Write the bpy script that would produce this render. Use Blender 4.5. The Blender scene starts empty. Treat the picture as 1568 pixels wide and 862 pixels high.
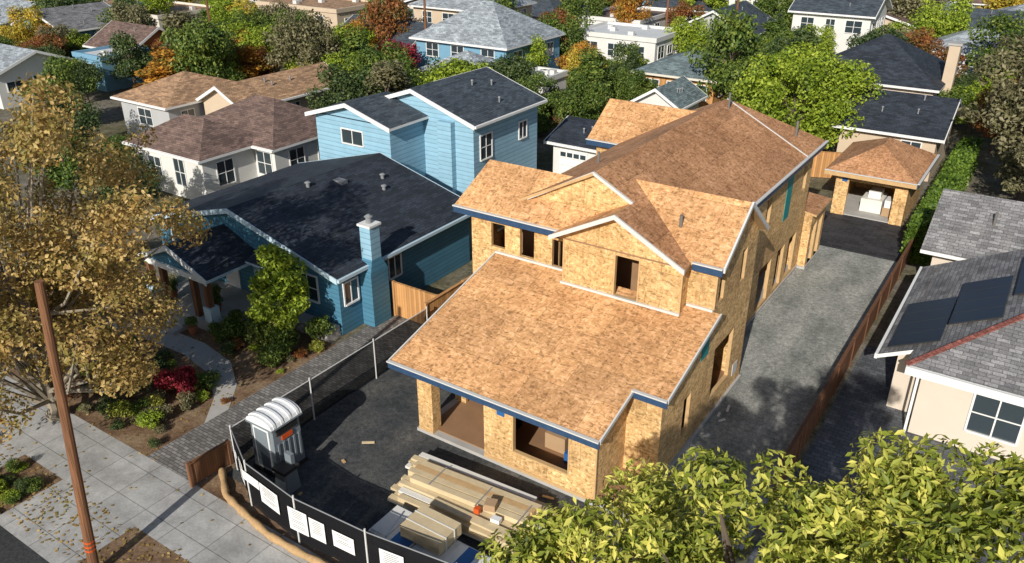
import bpy, math, random
import numpy as np
from mathutils import Vector
rnd=random.Random(7)
# ---------------------------------------------------------------- materials
def new_mat(name):
    m=bpy.data.materials.new(name);m.use_nodes=True
    nt=m.node_tree;nt.nodes.clear()
    out=nt.nodes.new('ShaderNodeOutputMaterial')
    return m,nt,out
class NG:
    def __init__(s,nt): s.nt=nt
    def n(s,t,**k):
        x=s.nt.nodes.new(t)
        for a,b in k.items(): setattr(x,a,b)
        return x
    def l(s,a,b): s.nt.links.new(a,b)
    def ramp(s,fac,stops):
        r=s.n('ShaderNodeValToRGB');e=r.color_ramp.elements
        while len(e)<len(stops): e.new(0.5)
        for el,(p,c) in zip(e,stops):
            el.position=p;el.color=(c[0],c[1],c[2],1)
        s.l(fac,r.inputs[0]);return r.outputs[0]
    def mix(s,fac,a,b,bt='MIX'):
        x=s.n('ShaderNodeMix',data_type='RGBA',blend_type=bt)
        for sock,v in ((x.inputs[0],fac),(x.inputs[6],a),(x.inputs[7],b)):
            if hasattr(v,'is_output'): s.l(v,sock)
            elif isinstance(v,(int,float)): sock.default_value=v
            else: sock.default_value=(v[0],v[1],v[2],1)
        return x.outputs[2]
    def math(s,op,a,b=0.):
        x=s.n('ShaderNodeMath',operation=op)
        for sock,v in ((x.inputs[0],a),(x.inputs[1],b)):
            if hasattr(v,'is_output'): s.l(v,sock)
            else: sock.default_value=v
        return x.outputs[0]
    def noise(s,vec,scale,detail=4,rough=.6):
        x=s.n('ShaderNodeTexNoise');x.inputs['Scale'].default_value=scale;x.inputs['Detail'].default_value=detail;x.inputs['Roughness'].default_value=rough
        s.l(vec,x.inputs['Vector']);return x.outputs['Fac']
    def mapping(s,vec,sc=(1,1,1),rot=0,loc=(0,0,0)):
        x=s.n('ShaderNodeMapping');x.inputs['Scale'].default_value=sc;x.inputs['Rotation'].default_value=(0,0,rot);x.inputs['Location'].default_value=loc
        s.l(vec,x.inputs['Vector']);return x.outputs[0]
    def finish(s,out,col,rough=.85,bump=None,bs=.3,bd=.02,metal=0,spec=.3):
        b=s.n('ShaderNodeBsdfPrincipled')
        if hasattr(col,'is_output'): s.l(col,b.inputs['Base Color'])
        else: b.inputs['Base Color'].default_value=(*col,1)
        b.inputs['Roughness'].default_value=rough;b.inputs['Metallic'].default_value=metal
        b.inputs['Specular IOR Level'].default_value=spec
        if bump is not None:
            bp=s.n('ShaderNodeBump');bp.inputs['Strength'].default_value=bs;bp.inputs['Distance'].default_value=bd
            s.l(bump,bp.inputs['Height']);s.l(bp.outputs[0],b.inputs['Normal'])
        s.l(b.outputs[0],out.inputs[0])
def mul(c,k): return tuple(x*k for x in c)
def plain(name,c,rough=.7,var=.18,scale=3,metal=0,spec=.3):
    m,nt,out=new_mat(name);g=NG(nt)
    geo=g.n('ShaderNodeNewGeometry').outputs['Position']
    f=g.noise(geo,scale,5,.65)
    col=g.mix(f,mul(c,1-var*1.4),mul(c,1+var))
    g.finish(out,col,rough,f,.15,.01,metal,spec);return m
def osb(name,base,dark=.55,panel=True,sc=1.,seam=.5):
    m,nt,out=new_mat(name);g=NG(nt)
    uv=g.n('ShaderNodeTexCoord').outputs['UV']
    dn=g.n('ShaderNodeTexNoise');dn.inputs['Scale'].default_value=3;g.l(uv,dn.inputs['Vector'])
    dv=g.n('ShaderNodeVectorMath',operation='SCALE');g.l(dn.outputs['Color'],dv.inputs[0]);dv.inputs['Scale'].default_value=.25
    ad=g.n('ShaderNodeVectorMath',operation='ADD');g.l(uv,ad.inputs[0]);g.l(dv.outputs[0],ad.inputs[1])
    def vor(sx,sy,rot):
        v=g.n('ShaderNodeTexVoronoi',voronoi_dimensions='2D');v.inputs['Scale'].default_value=1
        g.l(g.mapping(ad.outputs[0],(sx*sc,sy*sc,1),rot),v.inputs['Vector'])
        x=g.n('ShaderNodeSeparateColor');g.l(v.outputs['Color'],x.inputs[0]);return x.outputs[0]
    a=vor(7,17,.3);b=vor(16,7,-.4);c=vor(14,30,1.0)
    f=g.math('ADD',g.math('MULTIPLY',a,.4),g.math('ADD',g.math('MULTIPLY',b,.32),g.math('MULTIPLY',c,.28)))
    col=g.ramp(f,[(.16,mul(base,dark)),(.38,mul(base,.86)),(.56,base),(.84,(base[0]*1.3,base[1]*1.4,base[2]*1.7))])
    st=g.noise(uv,.45,5,.6)
    col=g.mix(1.,col,g.ramp(st,[(.3,(.78,.74,.70)),(.65,(1.08,1.08,1.08))]),'MULTIPLY')
    st2=g.noise(g.mapping(uv,(1.,1.,1.),0,(7,3,0)),1.8,4,.7)
    col=g.mix(1.,col,g.ramp(st2,[(.3,(.84,.80,.76)),(.6,(1.05,1.05,1.05))]),'MULTIPLY')
    if panel:
        br=g.n('ShaderNodeTexBrick');br.offset=.5
        br.inputs['Scale'].default_value=1;br.inputs['Brick Width'].default_value=2.44;br.inputs['Row Height'].default_value=1.22
        br.inputs['Mortar Size'].default_value=.011;br.inputs['Mortar Smooth'].default_value=.3
        br.inputs['Color1'].default_value=(.85,.84,.84,1);br.inputs['Color2'].default_value=(1.09,1.07,1.05,1);br.inputs['Mortar'].default_value=(seam,seam*.95,seam*.9,1)
        g.l(uv,br.inputs['Vector'])
        col=g.mix(1.,col,br.outputs['Color'],'MULTIPLY')
    g.finish(out,col,.8,f,.25,.01);return m
def shingle(name,c,var=.35,row=.16,w=.42):
    m,nt,out=new_mat(name);g=NG(nt)
    uv=g.n('ShaderNodeTexCoord').outputs['UV']
    br=g.n('ShaderNodeTexBrick');br.offset=.37
    br.inputs['Scale'].default_value=1;br.inputs['Brick Width'].default_value=w;br.inputs['Row Height'].default_value=row
    br.inputs['Mortar Size'].default_value=.012;br.inputs['Mortar Smooth'].default_value=.4
    br.inputs['Color1'].default_value=(*mul(c,1-var),1);br.inputs['Color2'].default_value=(*mul(c,1+var),1);br.inputs['Mortar'].default_value=(*mul(c,.35),1)
    g.l(uv,br.inputs['Vector'])
    n1=g.noise(uv,.8,6,.7);n2=g.noise(uv,14,2,.5)
    col=g.mix(1.,br.outputs['Color'],g.ramp(n1,[(.3,(.68,.68,.70)),(.7,(1.28,1.27,1.25))]),'MULTIPLY')
    col=g.mix(1.,col,g.ramp(n2,[(.3,(.72,.72,.72)),(.7,(1.28,1.28,1.28))]),'MULTIPLY')
    g.finish(out,col,.75,br.outputs['Fac'],-.3,.01,spec=.35);return m
def siding(name,c,row=.2,rough=.6,vert=False):
    m,nt,out=new_mat(name);g=NG(nt)
    uv=g.n('ShaderNodeTexCoord').outputs['UV']
    sp=g.n('ShaderNodeSeparateXYZ');g.l(uv,sp.inputs[0])
    q=g.math('DIVIDE',sp.outputs[0 if vert else 1],row)
    v=g.math('FRACT',q)
    wn=g.n('ShaderNodeTexWhiteNoise',noise_dimensions='1D');g.l(g.math('FLOOR',q),wn.inputs['W'])
    n=g.noise(uv,1.5,5,.65)
    line=g.ramp(v,[(0,(.4,.4,.4)),(.1,(.78,.78,.78)),(.2,(1,1,1)),(1,(1.03,1.03,1.03))])
    col=g.mix(n,mul(c,.80),mul(c,1.17));col=g.mix(1.,col,line,'MULTIPLY')
    k=.25 if vert else .05
    col=g.mix(1.,col,g.ramp(wn.outputs[0],[(0,(1-k,)*3),(1,(1+k,)*3)]),'MULTIPLY')
    g.finish(out,col,rough,v,.5,.02);return m
def pavers(name,c,w=.3,h=.15,var=.3,mort=.4,ms=.015,rough=.8,off=.5,stain=.3):
    m,nt,out=new_mat(name);g=NG(nt)
    p=g.n('ShaderNodeNewGeometry').outputs['Position']
    br=g.n('ShaderNodeTexBrick');br.offset=off;br.inputs['Scale'].default_value=1;br.inputs['Brick Width'].default_value=w;br.inputs['Row Height'].default_value=h
    br.inputs['Mortar Size'].default_value=ms;br.inputs['Color1'].default_value=(*mul(c,1-var),1);br.inputs['Color2'].default_value=(*mul(c,1+var),1);br.inputs['Mortar'].default_value=(*mul(c,mort),1)
    g.l(p,br.inputs['Vector']);n=g.noise(p,.9,8,.72);n2=g.noise(p,12,4,.7)
    col=g.mix(1.,br.outputs['Color'],g.ramp(n,[(.3,(1-stain,)*3),(.7,(1.15,1.15,1.15))]),'MULTIPLY')
    col=g.mix(1.,col,g.ramp(n2,[(.3,(.86,)*3),(.7,(1.12,)*3)]),'MULTIPLY')
    g.finish(out,col,rough,n,.2,.01);return m
def ground_mat(name,cols,scale=.3,fine=6,bump=.4,stretch=(1,1,1)):
    m,nt,out=new_mat(name);g=NG(nt)
    p=g.n('ShaderNodeNewGeometry').outputs['Position']
    n=g.noise(g.mapping(p,stretch),scale,9,.68);n2=g.noise(p,fine,6,.75);n3=g.noise(p,fine*5,3,.7)
    col=g.ramp(n,[(.28+.44*i/max(1,len(cols)-1),c) for i,c in enumerate(cols)])
    col=g.mix(1.,col,g.ramp(n2,[(.3,(.55,.55,.55)),(.7,(1.4,1.4,1.4))]),'MULTIPLY')
    col=g.mix(1.,col,g.ramp(n3,[(.3,(.6,.6,.6)),(.7,(1.4,1.4,1.4))]),'MULTIPLY')
    g.finish(out,col,.95,n2,bump,.03,spec=.1);return m
def leafmat(name,dark,mid,light,trans=.3,alt=None):
    m,nt,out=new_mat(name);g=NG(nt)
    a=g.n('ShaderNodeAttribute',attribute_name='leafv')
    p=g.n('ShaderNodeNewGeometry').outputs['Position']
    n=g.noise(p,.55,3,.6)
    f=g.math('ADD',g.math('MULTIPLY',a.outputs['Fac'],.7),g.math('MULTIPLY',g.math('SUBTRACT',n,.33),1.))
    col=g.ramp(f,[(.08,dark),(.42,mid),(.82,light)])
    if alt:
        n2=g.noise(g.mapping(p,(1,1,1),0,(9,4,2)),.8,4,.7)
        col=g.mix(g.ramp(n2,[(.45,(0,0,0)),(.65,(.8,.8,.8))]),col,alt)
    d=g.n('ShaderNodeBsdfPrincipled');g.l(col,d.inputs['Base Color']);d.inputs['Roughness'].default_value=.5;d.inputs['Specular IOR Level'].default_value=.35
    t=g.n('ShaderNodeBsdfTranslucent');g.l(col,t.inputs[0])
    mx=g.n('ShaderNodeMixShader');mx.inputs[0].default_value=trans
    g.l(d.outputs[0],mx.inputs[1]);g.l(t.outputs[0],mx.inputs[2]);g.l(mx.outputs[0],out.inputs[0]);return m
def meshmat(name,c,alpha):
    m,nt,out=new_mat(name);g=NG(nt)
    d=g.n('ShaderNodeBsdfDiffuse');d.inputs[0].default_value=(*c,1)
    t=g.n('ShaderNodeBsdfTransparent')
    p=g.n('ShaderNodeNewGeometry').outputs['Position']
    n=g.noise(p,1.2,3,.6)
    f=g.math('ADD',alpha-.15,g.math('MULTIPLY',n,.3))
    mx=g.n('ShaderNodeMixShader');g.l(f,mx.inputs[0])
    g.l(t.outputs[0],mx.inputs[1]);g.l(d.outputs[0],mx.inputs[2]);g.l(mx.outputs[0],out.inputs[0]);return m

OSBW=osb('osb_wall',(.69,.455,.205),.5,seam=.55)
OSBR=osb('osb_roof',(.68,.385,.175),.46,sc=.95,seam=.56)
OSBD=osb('osb_roof_brown',(.50,.265,.13),.5,sc=.95,seam=.62)  # darker brown version of the roof sheathing
LUM=plain('lumber',(.56,.37,.18),.8,.25,4)
LUMP=plain('pale_lumber',(.62,.50,.31),.8,.2,3)
WRAP=plain('lumber_wrap',(.72,.71,.66),.5,.1,2)
TAPE=plain('blue_membrane',(.035,.075,.15),.4,.3,6)
TEAL=plain('teal_membrane',(.02,.25,.25),.6,.1,6)
FLASH=plain('metal_flashing',(.62,.62,.60),.4,.08,4)
SUBF=plain('subfloor',(.30,.175,.095),.8,.2,2)
CONC=plain('concrete',(.42,.41,.39),.85,.2,1.2)
WHITE=plain('white_paint',(.76,.76,.74),.5,.06,2)
CREAM=plain('cream_paint',(.68,.64,.55),.5,.06,2)
BLACK=plain('black_metal',(.03,.03,.03),.5,.1,4)
PIPE=plain('vent_pipe',(.16,.15,.14),.5,.1,4)
VENT=plain('galvanised_vent',(.24,.25,.26),.45,.1,4)
GLASS,_n,_o=new_mat('window_glass');NG(_n).finish(_o,(.035,.05,.06),.08,spec=.8)
SOLAR,_n,_o=new_mat('solar_cells');NG(_n).finish(_o,(.006,.011,.028),.35,spec=.3)
BLUE1=siding('blue_siding',(.068,.20,.30),.22)
BLUE2=siding('light_blue_siding',(.27,.47,.60),.26)
BLUET=plain('blue_trim',(.48,.62,.70),.5,.06,2)
SH_DARK=shingle('dark_shingles',(.032,.040,.054))
SH_CHAR=shingle('charcoal_shingles',(.062,.078,.096))
SH_BROWN=shingle('brown_shingles',(.17,.115,.095))
SH_TAN=shingle('tan_shingles',(.40,.25,.145))
SH_GREY=shingle('grey_shingles',(.20,.20,.205))
SH_LGREY=shingle('light_grey_shingles',(.32,.36,.39))
SH_GREEN=shingle('green_grey_shingles',(.16,.21,.22))
SH_RED=shingle('red_ridge_shingles',(.25,.09,.07))
STUW=plain('white_stucco',(.66,.66,.63),.9,.1,1)
STUT=plain('tan_stucco',(.56,.45,.33),.9,.1,1)
STUG=plain('grey_stucco',(.42,.43,.44),.9,.1,1)
STUB=plain('blue_stucco',(.17,.34,.47),.9,.1,1)
STUO=plain('terracotta_stucco',(.50,.20,.08),.9,.1,1)
STUP=plain('beige_plaster',(.62,.54,.45),.9,.05,1)
FLAT=plain('flat_white_roof',(.60,.62,.63),.8,.15,.8)
WOODF=siding('fence_boards',(.15,.07,.036),.14,.8,vert=True)
WOODG=siding('new_fence_boards',(.50,.26,.10),.14,.8,vert=True)
POLE=siding('pole_wood',(.19,.09,.045),.09,.9,vert=True)
BARK=plain('bark',(.13,.10,.075),.95,.45,5)
BARKL=plain('pale_bark',(.30,.26,.20),.95,.4,3)
ASPH=ground_mat('asphalt',[(.045,.047,.05),(.06,.062,.065)],.5,9,.2)
GRAV=ground_mat('gravel_drive',[(.14,.15,.14),(.24,.25,.23),(.33,.335,.31),(.46,.45,.41)],.45,5,.4,(1.6,.7,1))
GRAV_SHADE=ground_mat('shade_toned_gravel',[(.035,.039,.044),(.058,.063,.067),(.095,.097,.095),(.20,.185,.165)],.5,5,.6)  # gravel colour darkened to stand in for shade over the yard
SOIL=ground_mat('mulch_soil',[(.09,.055,.035),(.20,.13,.08),(.30,.23,.15)],.8,7)
GRND=ground_mat('yard_ground',[(.05,.065,.03),(.13,.12,.07),(.20,.18,.15),(.07,.10,.035)],.12,1.2)
WALK=pavers('sidewalk_concrete',(.43,.43,.42),1.5,1.15,.07,.45,.014,off=0,stain=.42)
BRICKP=pavers('brick_pavers',(.22,.21,.20),.26,.13,.35,.4)
BLKP=pavers('black_pavers',(.038,.038,.042),.6,.3,.35,1.9,.012)
DKP=pavers('grey_pavers',(.12,.13,.145),.32,.2,.25,.55)
MESHB=meshmat('black_windscreen',(.015,.015,.017),.95)
MESHC=meshmat('chainlink_screen',(.022,.025,.027),.80)
STRAW=plain('straw_wattle',(.46,.30,.15),.95,.35,9)
POTG=plain('potty_plastic',(.20,.235,.26),.45,.05,2)
POTW=plain('potty_roof_plastic',(.74,.76,.77),.4,.05,2)
ORNG=plain('orange_label',(.65,.10,.02),.5,.1,3)
PAPER=plain('poster_paper',(.78,.78,.77),.6,.08,9)
WRAPB=plain('blue_wrap',(.03,.12,.32),.4,.1,3)
CARD=plain('cardboard',(.42,.28,.16),.8,.1,3)
TERRA=plain('terracotta',(.38,.14,.07),.8,.15,5)
L_SYC=leafmat('sycamore_leaves',(.14,.09,.03),(.46,.30,.09),(.80,.60,.26),.38,(.22,.22,.05))
L_MAG=leafmat('magnolia_leaves',(.035,.06,.01),(.25,.30,.035),(.80,.74,.17),.3)
L_GRN=leafmat('green_leaves',(.018,.04,.008),(.08,.14,.022),(.22,.27,.05),.25)
L_DGR=leafmat('dark_green_leaves',(.012,.028,.010),(.045,.08,.022),(.13,.17,.05),.2)
L_YGR=leafmat('yellow_green_leaves',(.06,.10,.008),(.22,.32,.025),(.45,.52,.06),.3)
L_OLV=leafmat('olive_leaves',(.04,.04,.02),(.15,.145,.065),(.30,.27,.15),.25)
L_ORG=leafmat('orange_leaves',(.14,.04,.008),(.50,.20,.025),(.72,.40,.06),.3,(.20,.20,.04))
L_RED=leafmat('red_leaves',(.07,.006,.014),(.30,.02,.04),(.52,.07,.09),.3)
L_YEL=leafmat('yellow_leaves',(.18,.12,.01),(.56,.38,.04),(.75,.60,.10),.3,(.20,.24,.04))
L_RUS=leafmat('rust_leaves',(.08,.025,.01),(.27,.09,.03),(.45,.19,.06),.3,(.10,.12,.03))

# ---------------------------------------------------------------- mesh builder
class B:
    def __init__(s,name,single=False):
        s.name=name;s.parts={};s.cur=None;s.single=single
    def part(s,n):
        if s.single:n='all'
        s.cur=s.parts.setdefault(n,dict(v=[],f=[],m=[],mats=[]));return s
    def poly(s,pts,mat):
        c=s.cur
        if mat not in c['mats']: c['mats'].append(mat)
        i=len(c['v']);c['v']+= [tuple(p) for p in pts];c['f'].append(list(range(i,i+len(pts))));c['m'].append(c['mats'].index(mat))
    def box(s,x0,x1,y0,y1,z0,z1,mat):
        P=lambda a,b,c:(a,b,c)
        s.hexa([P(x0,y0,z0),P(x1,y0,z0),P(x1,y1,z0),P(x0,y1,z0)],[P(x0,y0,z1),P(x1,y0,z1),P(x1,y1,z1),P(x0,y1,z1)],mat)
    def hexa(s,b,t,mat,mtop=None):
        n=len(b)
        s.poly(t,mtop or mat);s.poly(list(reversed(b)),mat)
        for i in range(n):
            j=(i+1)%n;s.poly([b[i],b[j],t[j],t[i]],mat)
    def slab(s,pts,th,mt,ms):
        bt=[(p[0],p[1],p[2]-th) for p in pts]
        s.hexa(bt,pts,ms,mt)
    def beam(s,p,q,w,h,mat):
        p=Vector(p);q=Vector(q);d=(q-p);d.z=0
        if d.length<1e-4:
            s.box(p.x-w/2,p.x+w/2,p.y-w/2,p.y+w/2,min(p.z,q.z),max(p.z,q.z),mat);return
        d.normalize();n=Vector((-d.y,d.x,0))*w/2;u=Vector((0,0,h))
        s.hexa([p-n-u,q-n-u,q+n-u,p+n-u],[p-n,q-n,q+n,p+n],mat)
    def cyl(s,p,q,r0,r1,mat,n=10):
        p=Vector(p);q=Vector(q);d=(q-p).normalized();a=d.orthogonal().normalized();b=d.cross(a)
        R=[a*math.cos(2*math.pi*i/n)+b*math.sin(2*math.pi*i/n) for i in range(n)]
        s.hexa([p+x*r0 for x in R],[q+x*r1 for x in R],mat)
    def wall(s,p0,p1,z0,z1,ops,mat,th=.14,inner=None,frame=None):
        d=Vector((p1[0]-p0[0],p1[1]-p0[1],0));L=d.length;d.normalize();n=Vector((d.y,-d.x,0))
        o=Vector((p0[0],p0[1],0));inner=inner or mat;frame=frame or mat
        S=sorted({0,L}|{a for op in ops for a in op[:2]});Z=sorted({z0,z1}|{a for op in ops for a in op[2:4]})
        pt=lambda a,z,k:tuple(o+d*a-n*k+Vector((0,0,z)))
        for i in range(len(S)-1):
            for j in range(len(Z)-1):
                cs=(S[i]+S[i+1])/2;cz=(Z[j]+Z[j+1])/2
                if any(a<cs<b and c<cz<e for a,b,c,e in ops): continue
                q=[(S[i],Z[j]),(S[i+1],Z[j]),(S[i+1],Z[j+1]),(S[i],Z[j+1])]
                s.poly([pt(a,z,0) for a,z in q],mat);s.poly([pt(a,z,th) for a,z in reversed(q)],inner)
        for a,b,c,e in ops:
            for (u,v),(x,y) in (((a,c),(b,c)),((b,c),(b,e)),((b,e),(a,e)),((a,e),(a,c))):
                s.poly([pt(u,v,0),pt(u,v,th),pt(x,y,th),pt(x,y,0)],frame)
    def win(s,face,a,plane,z,w,h,fr=WHITE,cross=True):
        t=.07;k=.06
        def bx(a0,a1,z0,z1,d0,d1,m):
            if face=='F': s.box(a0,a1,plane-d1,plane-d0,z0,z1,m)
            else: s.box(plane+d0,plane+d1,a0,a1,z0,z1,m)
        a0=a-w/2;a1=a+w/2;z0=z-h/2;z1=z+h/2
        bx(a0,a1,z0,z1,.003,.02,GLASS)
        bx(a0-t,a0,z0-t,z1+t,.003,k,fr);bx(a1,a1+t,z0-t,z1+t,.003,k,fr)
        bx(a0,a1,z1,z1+t,.003,k,fr);bx(a0,a1,z0-t,z0,.003,k+.04,fr)
        if cross: bx(a-.025,a+.025,z0,z1,.021,.045,fr)
        if h>1.1: bx(a0,a-.026,z-.02,z+.02,.021,.045,fr);bx(a+.026,a1,z-.02,z+.02,.021,.045,fr)
    def build(s,loc=None):
        par=None
        if not s.single:
            par=bpy.data.objects.new(s.name,None);bpy.context.scene.collection.objects.link(par)
        for n,c in s.parts.items():
            if not c['v']: continue
            me=bpy.data.meshes.new(s.name+'_'+n);me.from_pydata(c['v'],[],c['f'])
            for m in c['mats']: me.materials.append(m)
            me.polygons.foreach_set('material_index',c['m'])
            uvl=me.uv_layers.new(name='UVMap');uv=[]
            V=c['v']
            for f in c['f']:
                a=Vector(V[f[0]]);nn=Vector((0,0,0))
                for i in range(1,len(f)-1): nn+=(Vector(V[f[i]])-a).cross(Vector(V[f[i+1]])-a)
                if nn.length<1e-9: nn=Vector((0,0,1))
                nn.normalize()
                if abs(nn.z)>.999: U=Vector((1,0,0));W=Vector((0,1,0))
                else: U=Vector((0,0,1)).cross(nn).normalized();W=nn.cross(U)
                for i in f: p=Vector(V[i]);uv+=[p.dot(U),p.dot(W)]
            uvl.data.foreach_set('uv',uv);me.update()
            ob=bpy.data.objects.new(s.name if s.single else n,me);bpy.context.scene.collection.objects.link(ob)
            if par: ob.parent=par
            else: par=ob
        return par

# ---------------------------------------------------------------- generic finished house
def house(name,x0,x1,y0,y1,ez,rz,axis,rm,wm,hip=False,oh=.45,wf=None,wr=None,fr=WHITE,flat=False,build=True,fasc=None,door=None,vents=3):
    b=B(name);fasc=fasc or WHITE
    b.part('walls');b.wall((x0,y0),(x1,y0),0,ez,[],wm);b.wall((x1,y0),(x1,y1),0,ez,[],wm)
    b.wall((x1,y1),(x0,y1),0,ez,[],wm);b.wall((x0,y1),(x0,y0),0,ez,[],wm)
    X0,X1,Y0,Y1=x0-oh,x1+oh,y0-oh,y1+oh;th=.16
    if flat:
        b.part('roof');b.box(x0-.12,x1+.12,y0-.12,y1+.12,ez-.05,ez+.1,rm)
        for q in ((x0-.15,x1+.15,y0-.15,y0+.1),(x0-.15,x1+.15,y1-.1,y1+.15),(x0-.15,x0+.1,y0+.1,y1-.1),(x1-.1,x1+.15,y0+.1,y1-.1)):
            b.box(*q,ez-.1,ez+.35,wm)
        for i in range(4):
            u=rnd.uniform(x0+1,x1-1);v=rnd.uniform(y0+1,y1-1);b.box(u,u+.6,v,v+.5,ez+.1,ez+.5,FLASH)
    else:
        b.part('roof');cx=(X0+X1)/2;cy=(Y0+Y1)/2
        if axis=='Y':
            k=min((X1-X0)/2,(Y1-Y0)/2-.01) if hip else 0
            A,Bb=(cx,Y0+k,rz),(cx,Y1-k,rz)
            b.slab([(X1,Y0,ez),(X1,Y1,ez),Bb,A],th,rm,fasc);b.slab([(X0,Y1,ez),(X0,Y0,ez),A,Bb],th,rm,fasc)
            if hip: b.slab([(X0,Y0,ez),(X1,Y0,ez),A],th,rm,fasc);b.slab([(X1,Y1,ez),(X0,Y1,ez),Bb],th,rm,fasc)
            else:
                s=(rz-ez)/((X1-X0)/2);ze=ez-th+s*oh
                b.part('gables')
                for yy,o in ((y0,1),(y1,-1)):
                    t=[(x0,yy,ez),(x1,yy,ez),(x1,yy,max(ez,ze)),(cx,yy,rz-th),(x0,yy,max(ez,ze))]
                    b.poly(t if o>0 else list(reversed(t)),wm)
                b.part('roof_trim');
                for e in (Y0-.03,Y1+.03):
                    b.beam((X0,e,ez+.01),(cx,e,rz+.01),.05,.24,fasc);b.beam((cx,e,rz+.01),(X1,e,ez+.01),.05,.24,fasc)
            b.part('gutters');b.beam((X1+.05,Y0,ez-.02),(X1+.05,Y1,ez-.02),.1,.14,fasc)
        else:
            k=min((Y1-Y0)/2,(X1-X0)/2-.01) if hip else 0
            A,Bb=(X0+k,cy,rz),(X1-k,cy,rz)
            b.slab([(X0,Y0,ez),(X1,Y0,ez),Bb,A],th,rm,fasc);b.slab([(X1,Y1,ez),(X0,Y1,ez),A,Bb],th,rm,fasc)
            if hip: b.slab([(X1,Y0,ez),(X1,Y1,ez),Bb],th,rm,fasc);b.slab([(X0,Y1,ez),(X0,Y0,ez),A],th,rm,fasc)
            else:
                s=(rz-ez)/((Y1-Y0)/2);ze=ez-th+s*oh
                b.part('gables')
                for xx,o in ((x1,1),(x0,-1)):
                    t=[(xx,y0,ez),(xx,y1,ez),(xx,y1,max(ez,ze)),(xx,cy,rz-th),(xx,y0,max(ez,ze))]
                    b.poly(t if o>0 else list(reversed(t)),wm)
                b.part('roof_trim')
                for e in (X0-.03,X1+.03):
                    b.beam((e,Y0,ez+.01),(e,cy,rz+.01),.05,.24,fasc);b.beam((e,cy,rz+.01),(e,Y1,ez+.01),.05,.24,fasc)
            b.part('gutters');b.beam((X0,Y0-.05,ez-.02),(X1,Y0-.05,ez-.02),.1,.14,fasc)
        b.part('vents')
        for i in range(vents):
            if axis=='Y': u=rnd.uniform(cx+.6,X1-1.);v=rnd.uniform(y0+1.5,y1-1.5);zz=rz-(u-cx)*(rz-ez)/(X1-cx)
            else: v=rnd.uniform(Y0+1.,cy-.5);u=rnd.uniform(x0+1.5,x1-1.5);zz=rz-(cy-v)*(rz-ez)/(cy-Y0)
            if not hip: b.cyl((u,v,zz-.2),(u,v,zz+.28),.05,.05,VENT,8);b.cyl((u,v,zz+.28),(u,v,zz+.34),.09,.06,VENT,8)
    b.part('windows')
    if wf is None: wf=[(x0+(x1-x0)*t,ez-1.2,rnd.choice([.9,1.3,1.6]),1.2) for t in ((.2,.5,.8) if x1-x0>6 else (.5,))]
    if wr is None: wr=[(y0+(y1-y0)*t,ez-1.2,rnd.choice([.8,1.1,1.4]),rnd.choice([.8,1.2])) for t in ((.2,.5,.8) if y1-y0>6 else (.5,))]
    for a,z,w,h in wf: b.win('F',a,y0,z,w,h,fr)
    for a,z,w,h in wr: b.win('R',a,x1,z,w,h,fr)
    if build: b.build()
    return b

# ---------------------------------------------------------------- trees
def leaves_arrays(centers,radii,n,size,elong,rng,flat=.75,shell=.55):
    k=rng.choice(len(centers),n,p=radii**2.2/np.sum(radii**2.2))
    d=rng.normal(size=(n,3));d/=np.linalg.norm(d,axis=1)[:,None]
    r=rng.uniform(shell**3,1.25,n)**(1/3.)
    off=d*(r*radii[k])[:,None];off[:,2]*=flat
    c=centers[k]+off
    nrm=d*1.0+rng.normal(size=(n,3))*.8+np.array([0,0,.45]);nrm/=np.linalg.norm(nrm,axis=1)[:,None]
    a=np.cross(nrm,rng.normal(size=(n,3)));a/=np.linalg.norm(a,axis=1)[:,None]
    b=np.cross(nrm,a)
    s=size*rng.uniform(.6,1.35,n)[:,None]
    a=a*s*elong;b=b*s*.62
    v=np.stack([c-a,c+b-a*.1+nrm*s*.12,c+a,c-b-a*.1+nrm*s*.12],1).reshape(-1,3)
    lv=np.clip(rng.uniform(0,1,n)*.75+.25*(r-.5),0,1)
    return v,lv
def tube(pts,rads,n=7):
    V=[];F=[]
    for i,(p,r) in enumerate(zip(pts,rads)):
        d=(pts[min(i+1,len(pts)-1)]-pts[max(i-1,0)]);d=d/np.linalg.norm(d)
        a=np.cross(d,[.3,.9,.1]);a/=np.linalg.norm(a);b=np.cross(d,a)
        for j in range(n):
            t=2*math.pi*j/n;V.append(p+(a*math.cos(t)+b*math.sin(t))*r)
    for i in range(len(pts)-1):
        for j in range(n):
            k=(j+1)%n;F.append([i*n+j,i*n+k,(i+1)*n+k,(i+1)*n+j])
    return V,F
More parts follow.
